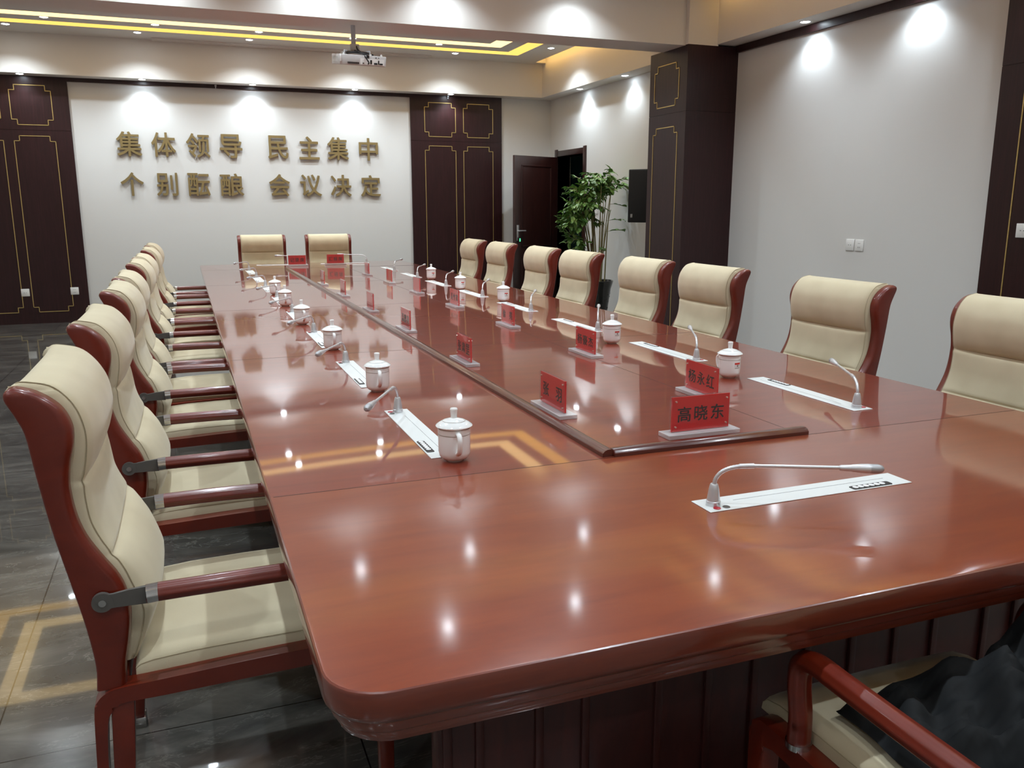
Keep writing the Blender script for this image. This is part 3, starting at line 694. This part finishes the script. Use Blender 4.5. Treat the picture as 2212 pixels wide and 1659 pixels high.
# ------------------------------------------------------------------ projector under the beam
pj = thing('projector', 'white projector hanging on a grey pole below the cross beam', 'projector', (1.365, 6.09, 2.655), math.radians(3))
bm = B(); prism(bm, [(-.205, -.15), (.215, -.15), (.215, .13), (.19, .15), (-.19, .15), (-.215, .12), (-.215, -.13)], 'z', -.045, .040, .006); obj('projector_body', bm, m_greyw, pj)
bm = B(); box(bm, -.02, .20, -.152, -.148, -.035, .015); obj('port_panel', bm, m_white, pj, smooth=False)
bm = B()
for x0, x1, z0, z1 in ((.07, .085, -.028, .005), (.105, .135, -.030, -.016), (.155, .185, -.030, -.018), (.142, .152, -.028, .004), (.0, .014, -.028, -.02), (.035, .06, .02, .04), (.12, .126, .02, .03), (.145, .15, .02, .028)): box(bm, x0, x1, -.1545, -.15, z0, z1)
for k in range(14): box(bm, -.135+k*.0075, -.130+k*.0075, -.1525, -.149, -.034, -.018)
obj('ports', bm, m_black, pj, smooth=False)
bm = B(); box(bm, -.205, -.19, -.156, -.13, -.02, .035, .003); box(bm, -.215, -.213, -.1, .1, -.02, .02); obj('corner_cover', bm, m_white, pj)
bm = B()
for x, y in ((-.16, -.11), (-.13, .1), (.08, -.12), (.18, -.12)): lathe(bm, [(.010, .038), (.010, .052), (.007, .054)], 12, (x, y, 0))
obj('foot', bm, m_white, pj)
bm = B(); lathe(bm, [(.021, .11), (.021, .279)], 20, (-.04, 0, 0)); obj('ceiling_pole', bm, m_pole, pj)
bm = B(); box(bm, -.075, .005, -.03, .03, .072, .125, .004); box(bm, -.14, .07, -.05, .05, .058, .066, .002)
for x, y in ((-.15, -.10), (.08, -.11), (-.13, .09), (.08, .1)): tube(bm, [(-.03, 0, .062), (x, y, .058), (x, y, .040)], .006, 8)
obj('mount_bracket', bm, m_pole, pj)
bm = B(); tube(bm, spline([(-.05, -.06, .075), (.0, -.12, .055), (.03, -.156, .02), (.055, -.162, -.018), (.05, -.152, -.028)], 6), .0055, 10)
tube(bm, spline([(-.12, -.05, .05), (-.08, -.08, .06), (0, -.07, .062), (.07, -.08, .055), (.12, -.06, .045)], 6), .008, 10); tube(bm, spline([(-.03, -.05, .11), (-.02, -.06, .08), (.02, -.09, .055), (.05, -.13, .04)], 6), .007, 10); obj('cable', bm, m_black, pj)

for o in pj.children:
    if o.name.split('.')[0] in ('projector_body', 'port_panel', 'ports', 'corner_cover', 'foot', 'cable'): o.rotation_euler = (.15, 0, 0)
pj.scale = (.94, .94, .985)
# ------------------------------------------------------------------ potted plant
pt = thing('potted_plant', 'tall leafy green plant in a black pot near the open door', 'plant', (4.64, 8.0, 0))
bm = B(); lathe(bm, [(.12, 0), (.125, .01), (.150, .22), (.178, .42), (.200, .49), (.206, .515), (.198, .522), (.186, .515), (.180, .47), (.16, .44)], 40); obj('pot', bm, m_pot, pt)
bm = B()
for k in range(60):
    a = random.uniform(0, 2*PI); z = random.uniform(.1, .36); r_ = .1252+.025*min(1, z/.22)+(.028*max(0, (z-.22)/.2)); s = random.uniform(.006, .014)
    p = Vector((r_*math.cos(a), r_*math.sin(a), z)); tg = Vector((-math.sin(a), math.cos(a), 0))
    tube(bm, [p-tg*s, p+Vector((0, 0, s*.8)), p+tg*s], .0028, 6)
obj('relief_pattern', bm, m_pot, pt)
bm = B(); lathe(bm, [(.002, .470), (.181, .468)], 30, cap1=False); obj('soil', bm, m_soil, pt, smooth=False)
stems = []; bs = B()
for k in range(17):
    a = 2*PI*k/17+random.uniform(-.2, .2); r_ = random.uniform(.02, .10)
    p0 = Vector((r_*math.cos(a), r_*math.sin(a), .46)); lean = Vector((math.cos(a)*random.uniform(.02, .16)-.02, math.sin(a)*random.uniform(.02, .12), 0))
    h = random.uniform(.75, 1.25)
    pts = spline([p0, p0+lean*.35+Vector((0, 0, h*.4)), p0+lean*.9+Vector((0, 0, h*.75)), p0+lean*1.5+Vector((0, 0, h))], 5)
    tube(bs, pts, [.009-.0055*i/len(pts) for i in range(len(pts))], 7); stems.append(pts)
obj('stems', bs, m_stem, pt)
bt = B(); tk = spline([(-.05, .02, .46), (-.07, .02, .9), (-.03, .03, 1.25), (-.10, .02, 1.6)], 6); tube(bt, tk, [.014-.006*i/len(tk) for i in range(len(tk))], 8)
tk2 = spline([(-.06, 0, .46), (-.13, -.02, .85), (-.2, -.03, 1.1), (-.32, -.03, 1.3)], 6); tube(bt, tk2, [.010-.006*i/len(tk2) for i in range(len(tk2))], 8)
obj('trunk', bt, m_stemdark, pt)
bl = B(); bw = B()
def leaf(p, d_, L_, wd):
    d_ = d_.normalized(); sd = d_.cross(Vector((0, 0, 1)))
    if sd.length < .05: sd = Vector((1, 0, 0))
    sd.normalize(); sd = (sd+Vector((0, 0, random.uniform(-.5, .5)))).normalized(); nn = sd.cross(d_).normalized()
    q = [(0, 0, 0), (.25, .75, -.02), (.5, 1.0, -.03), (.78, .6, -.06), (1, 0, -.12)]
    mid = [bl.verts.new(p+d_*(t*L_)+nn*(h*L_)) for t, _, h in q]
    for s in (1, -1):
        ed = [mid[0]]+[bl.verts.new(p+d_*(t*L_)+sd*(s*u*wd)+nn*((h+.10*u)*L_)) for t, u, h in q[1:4]]+[mid[4]]
        for i in range(4):
            vs = [mid[i], mid[i+1], ed[i+1], ed[i]]; vs = list(dict.fromkeys(vs))
            if len(vs) >= 3: bl.faces.new(vs if s > 0 else vs[::-1])
def twig(p, d_, n, L_, lf):
    pts = [p]
    for i in range(n):
        d_ = (d_+Vector((random.uniform(-.25, .25), random.uniform(-.25, .25), random.uniform(-.28, .12)))).normalized(); pts.append(pts[-1]+d_*L_/n)
    tube(bw, pts, .0024, 5)
    for i, q in enumerate(pts[1:]):
        for s in range(lf):
            dd = (d_+Vector((random.uniform(-1, 1), random.uniform(-1, 1), random.uniform(-.7, .3)))); leaf(q, dd, random.uniform(.065, .105), random.uniform(.020, .032))
clusters = [((-.06, 0, 1.66), .20, 30), ((-.16, -.02, 1.55), .20, 28), ((-.24, -.03, 1.42), .18, 24), ((-.34, -.02, 1.30), .13, 14), ((.14, 0, 1.72), .16, 15), ((-.18, 0, 1.30), .12, 12), ((-.28, -.03, 1.05), .1, 8), ((.02, 0, 1.78), .12, 10), ((-.42, -.02, 1.22), .08, 5), ((-.24, -.02, .93), .08, 5)]
for (c, rad, n) in clusters:
    for k in range(int(n*1.4)):
        p = Vector(c)+Vector((random.uniform(-1, 1), random.uniform(-1, 1), random.uniform(-.8, .8)))*rad*.7
        d_ = Vector((random.uniform(-1, .6), random.uniform(-1, .8), random.uniform(-.6, .4)))
        twig(p, d_, 3, .12, 2)
for p, d_ in (((.14, 0, 1.45), (1, -.2, .3)), ((.12, 0, 1.25), (1, 0, .15)), ((.10, 0, 1.12), (1, .1, .3)), ((.12, 0, 1.55), (.9, .1, .5)), ((.05, 0, .8), (.2, -.5, .5)), ((-.1, 0, .75), (-.6, -.4, .4))):
    twig(Vector(p), Vector(d_), 4, .22, 1)
for v in list(bl.verts)+list(bw.verts): v.co.x = min(v.co.x, .375)
tw = bpy.data.meshes.new('t'); bw.to_mesh(tw); bw.free(); nf = len(bl.faces); bl.from_mesh(tw); bpy.data.meshes.remove(tw); bl.faces.ensure_lookup_table()
for f in bl.faces[nf:]: f.material_index = 1
obj('foliage', bl, [m_leaf, m_stem], pt, smooth=True, angle=80)

# ------------------------------------------------------------------ jacket on the near chair
jk = thing('jacket', 'crumpled dark jacket lying on the seat of the nearest chair', 'jacket', (1.2, -.66, .50))
def fold(u, v):
    return .020*math.sin(9*u+5*v+1.3*math.sin(6*v))+.014*math.sin(17*u-11*v+2)+.009*math.sin(31*v+13*u)
bm = B(); nx, ny = 44, 40; top = []; bot = []
for i in range(nx+1):
    rt = []; rb = []
    for j in range(ny+1):
        u, v = i/nx*2-1, j/ny*2-1
        k = max(abs(u), abs(v)); a = math.atan2(v, u); rr_ = 1+.07*math.sin(3*a+.6)+.05*math.sin(7*a)
        x, y = .265*u*rr_, .235*v*rr_
        e = max(0., 1-k**6)
        z = (.07+.06*math.sin(1.5*u+.6)+.05*max(0, u)+fold(u, v))*e**.5
        rt.append(bm.verts.new((x, y, max(z, 0)+.004))); rb.append(bm.verts.new((x*.985, y*.985, 0)))
    top.append(rt); bot.append(rb)
for i in range(nx):
    for j in range(ny):
        bm.faces.new((top[i][j], top[i+1][j], top[i+1][j+1], top[i][j+1])); bm.faces.new((bot[i][j], bot[i][j+1], bot[i+1][j+1], bot[i+1][j]))
for j in range(ny):
    bm.faces.new((top[0][j], top[0][j+1], bot[0][j+1], bot[0][j])); bm.faces.new((top[nx][j+1], top[nx][j], bot[nx][j], bot[nx][j+1]))
for i in range(nx):
    bm.faces.new((top[i+1][0], top[i][0], bot[i][0], bot[i+1][0])); bm.faces.new((top[i][ny], top[i+1][ny], bot[i+1][ny], bot[i][ny]))
obj('jacket_body', bm, m_jacket, jk, angle=80)
bm = B(); path = spline([(-.15, -.16, .07), (-.06, -.05, .12), (.06, .04, .145), (.17, .10, .15), (.23, .15, .10)], 8)
tube(bm, path, [.05+.007*math.sin(i*1.7)+.004*math.sin(i*3.1) for i in range(len(path))], 22); obj('sleeve', bm, m_jacket, jk, angle=80)

# ------------------------------------------------------------------ parts that look unlike the rest of their thing
PART = {'foot_cap': 'chrome foot cap', 'arm_collar': 'fluted chrome collar', 'arm_bracket': 'dark steel bracket', 'post_collar': 'chrome ring', 'lettering': 'black brush lettering',
        'printed_label': 'red and grey printed label', 'brass_inlay': 'stepped brass inlay line', 'red_button': 'small red button', 'keypad': 'black keypad with white keys',
        'soil': 'dark potting soil', 'pot': 'black glazed pot', 'door_lock': 'black lock with green light', 'cable': 'black cable', 'edging_strip': 'dark raised wood strip'}
for o in bpy.data.objects:
    l = PART.get(o.name.split('.')[0])
    if l and o.parent: o['label'] = l
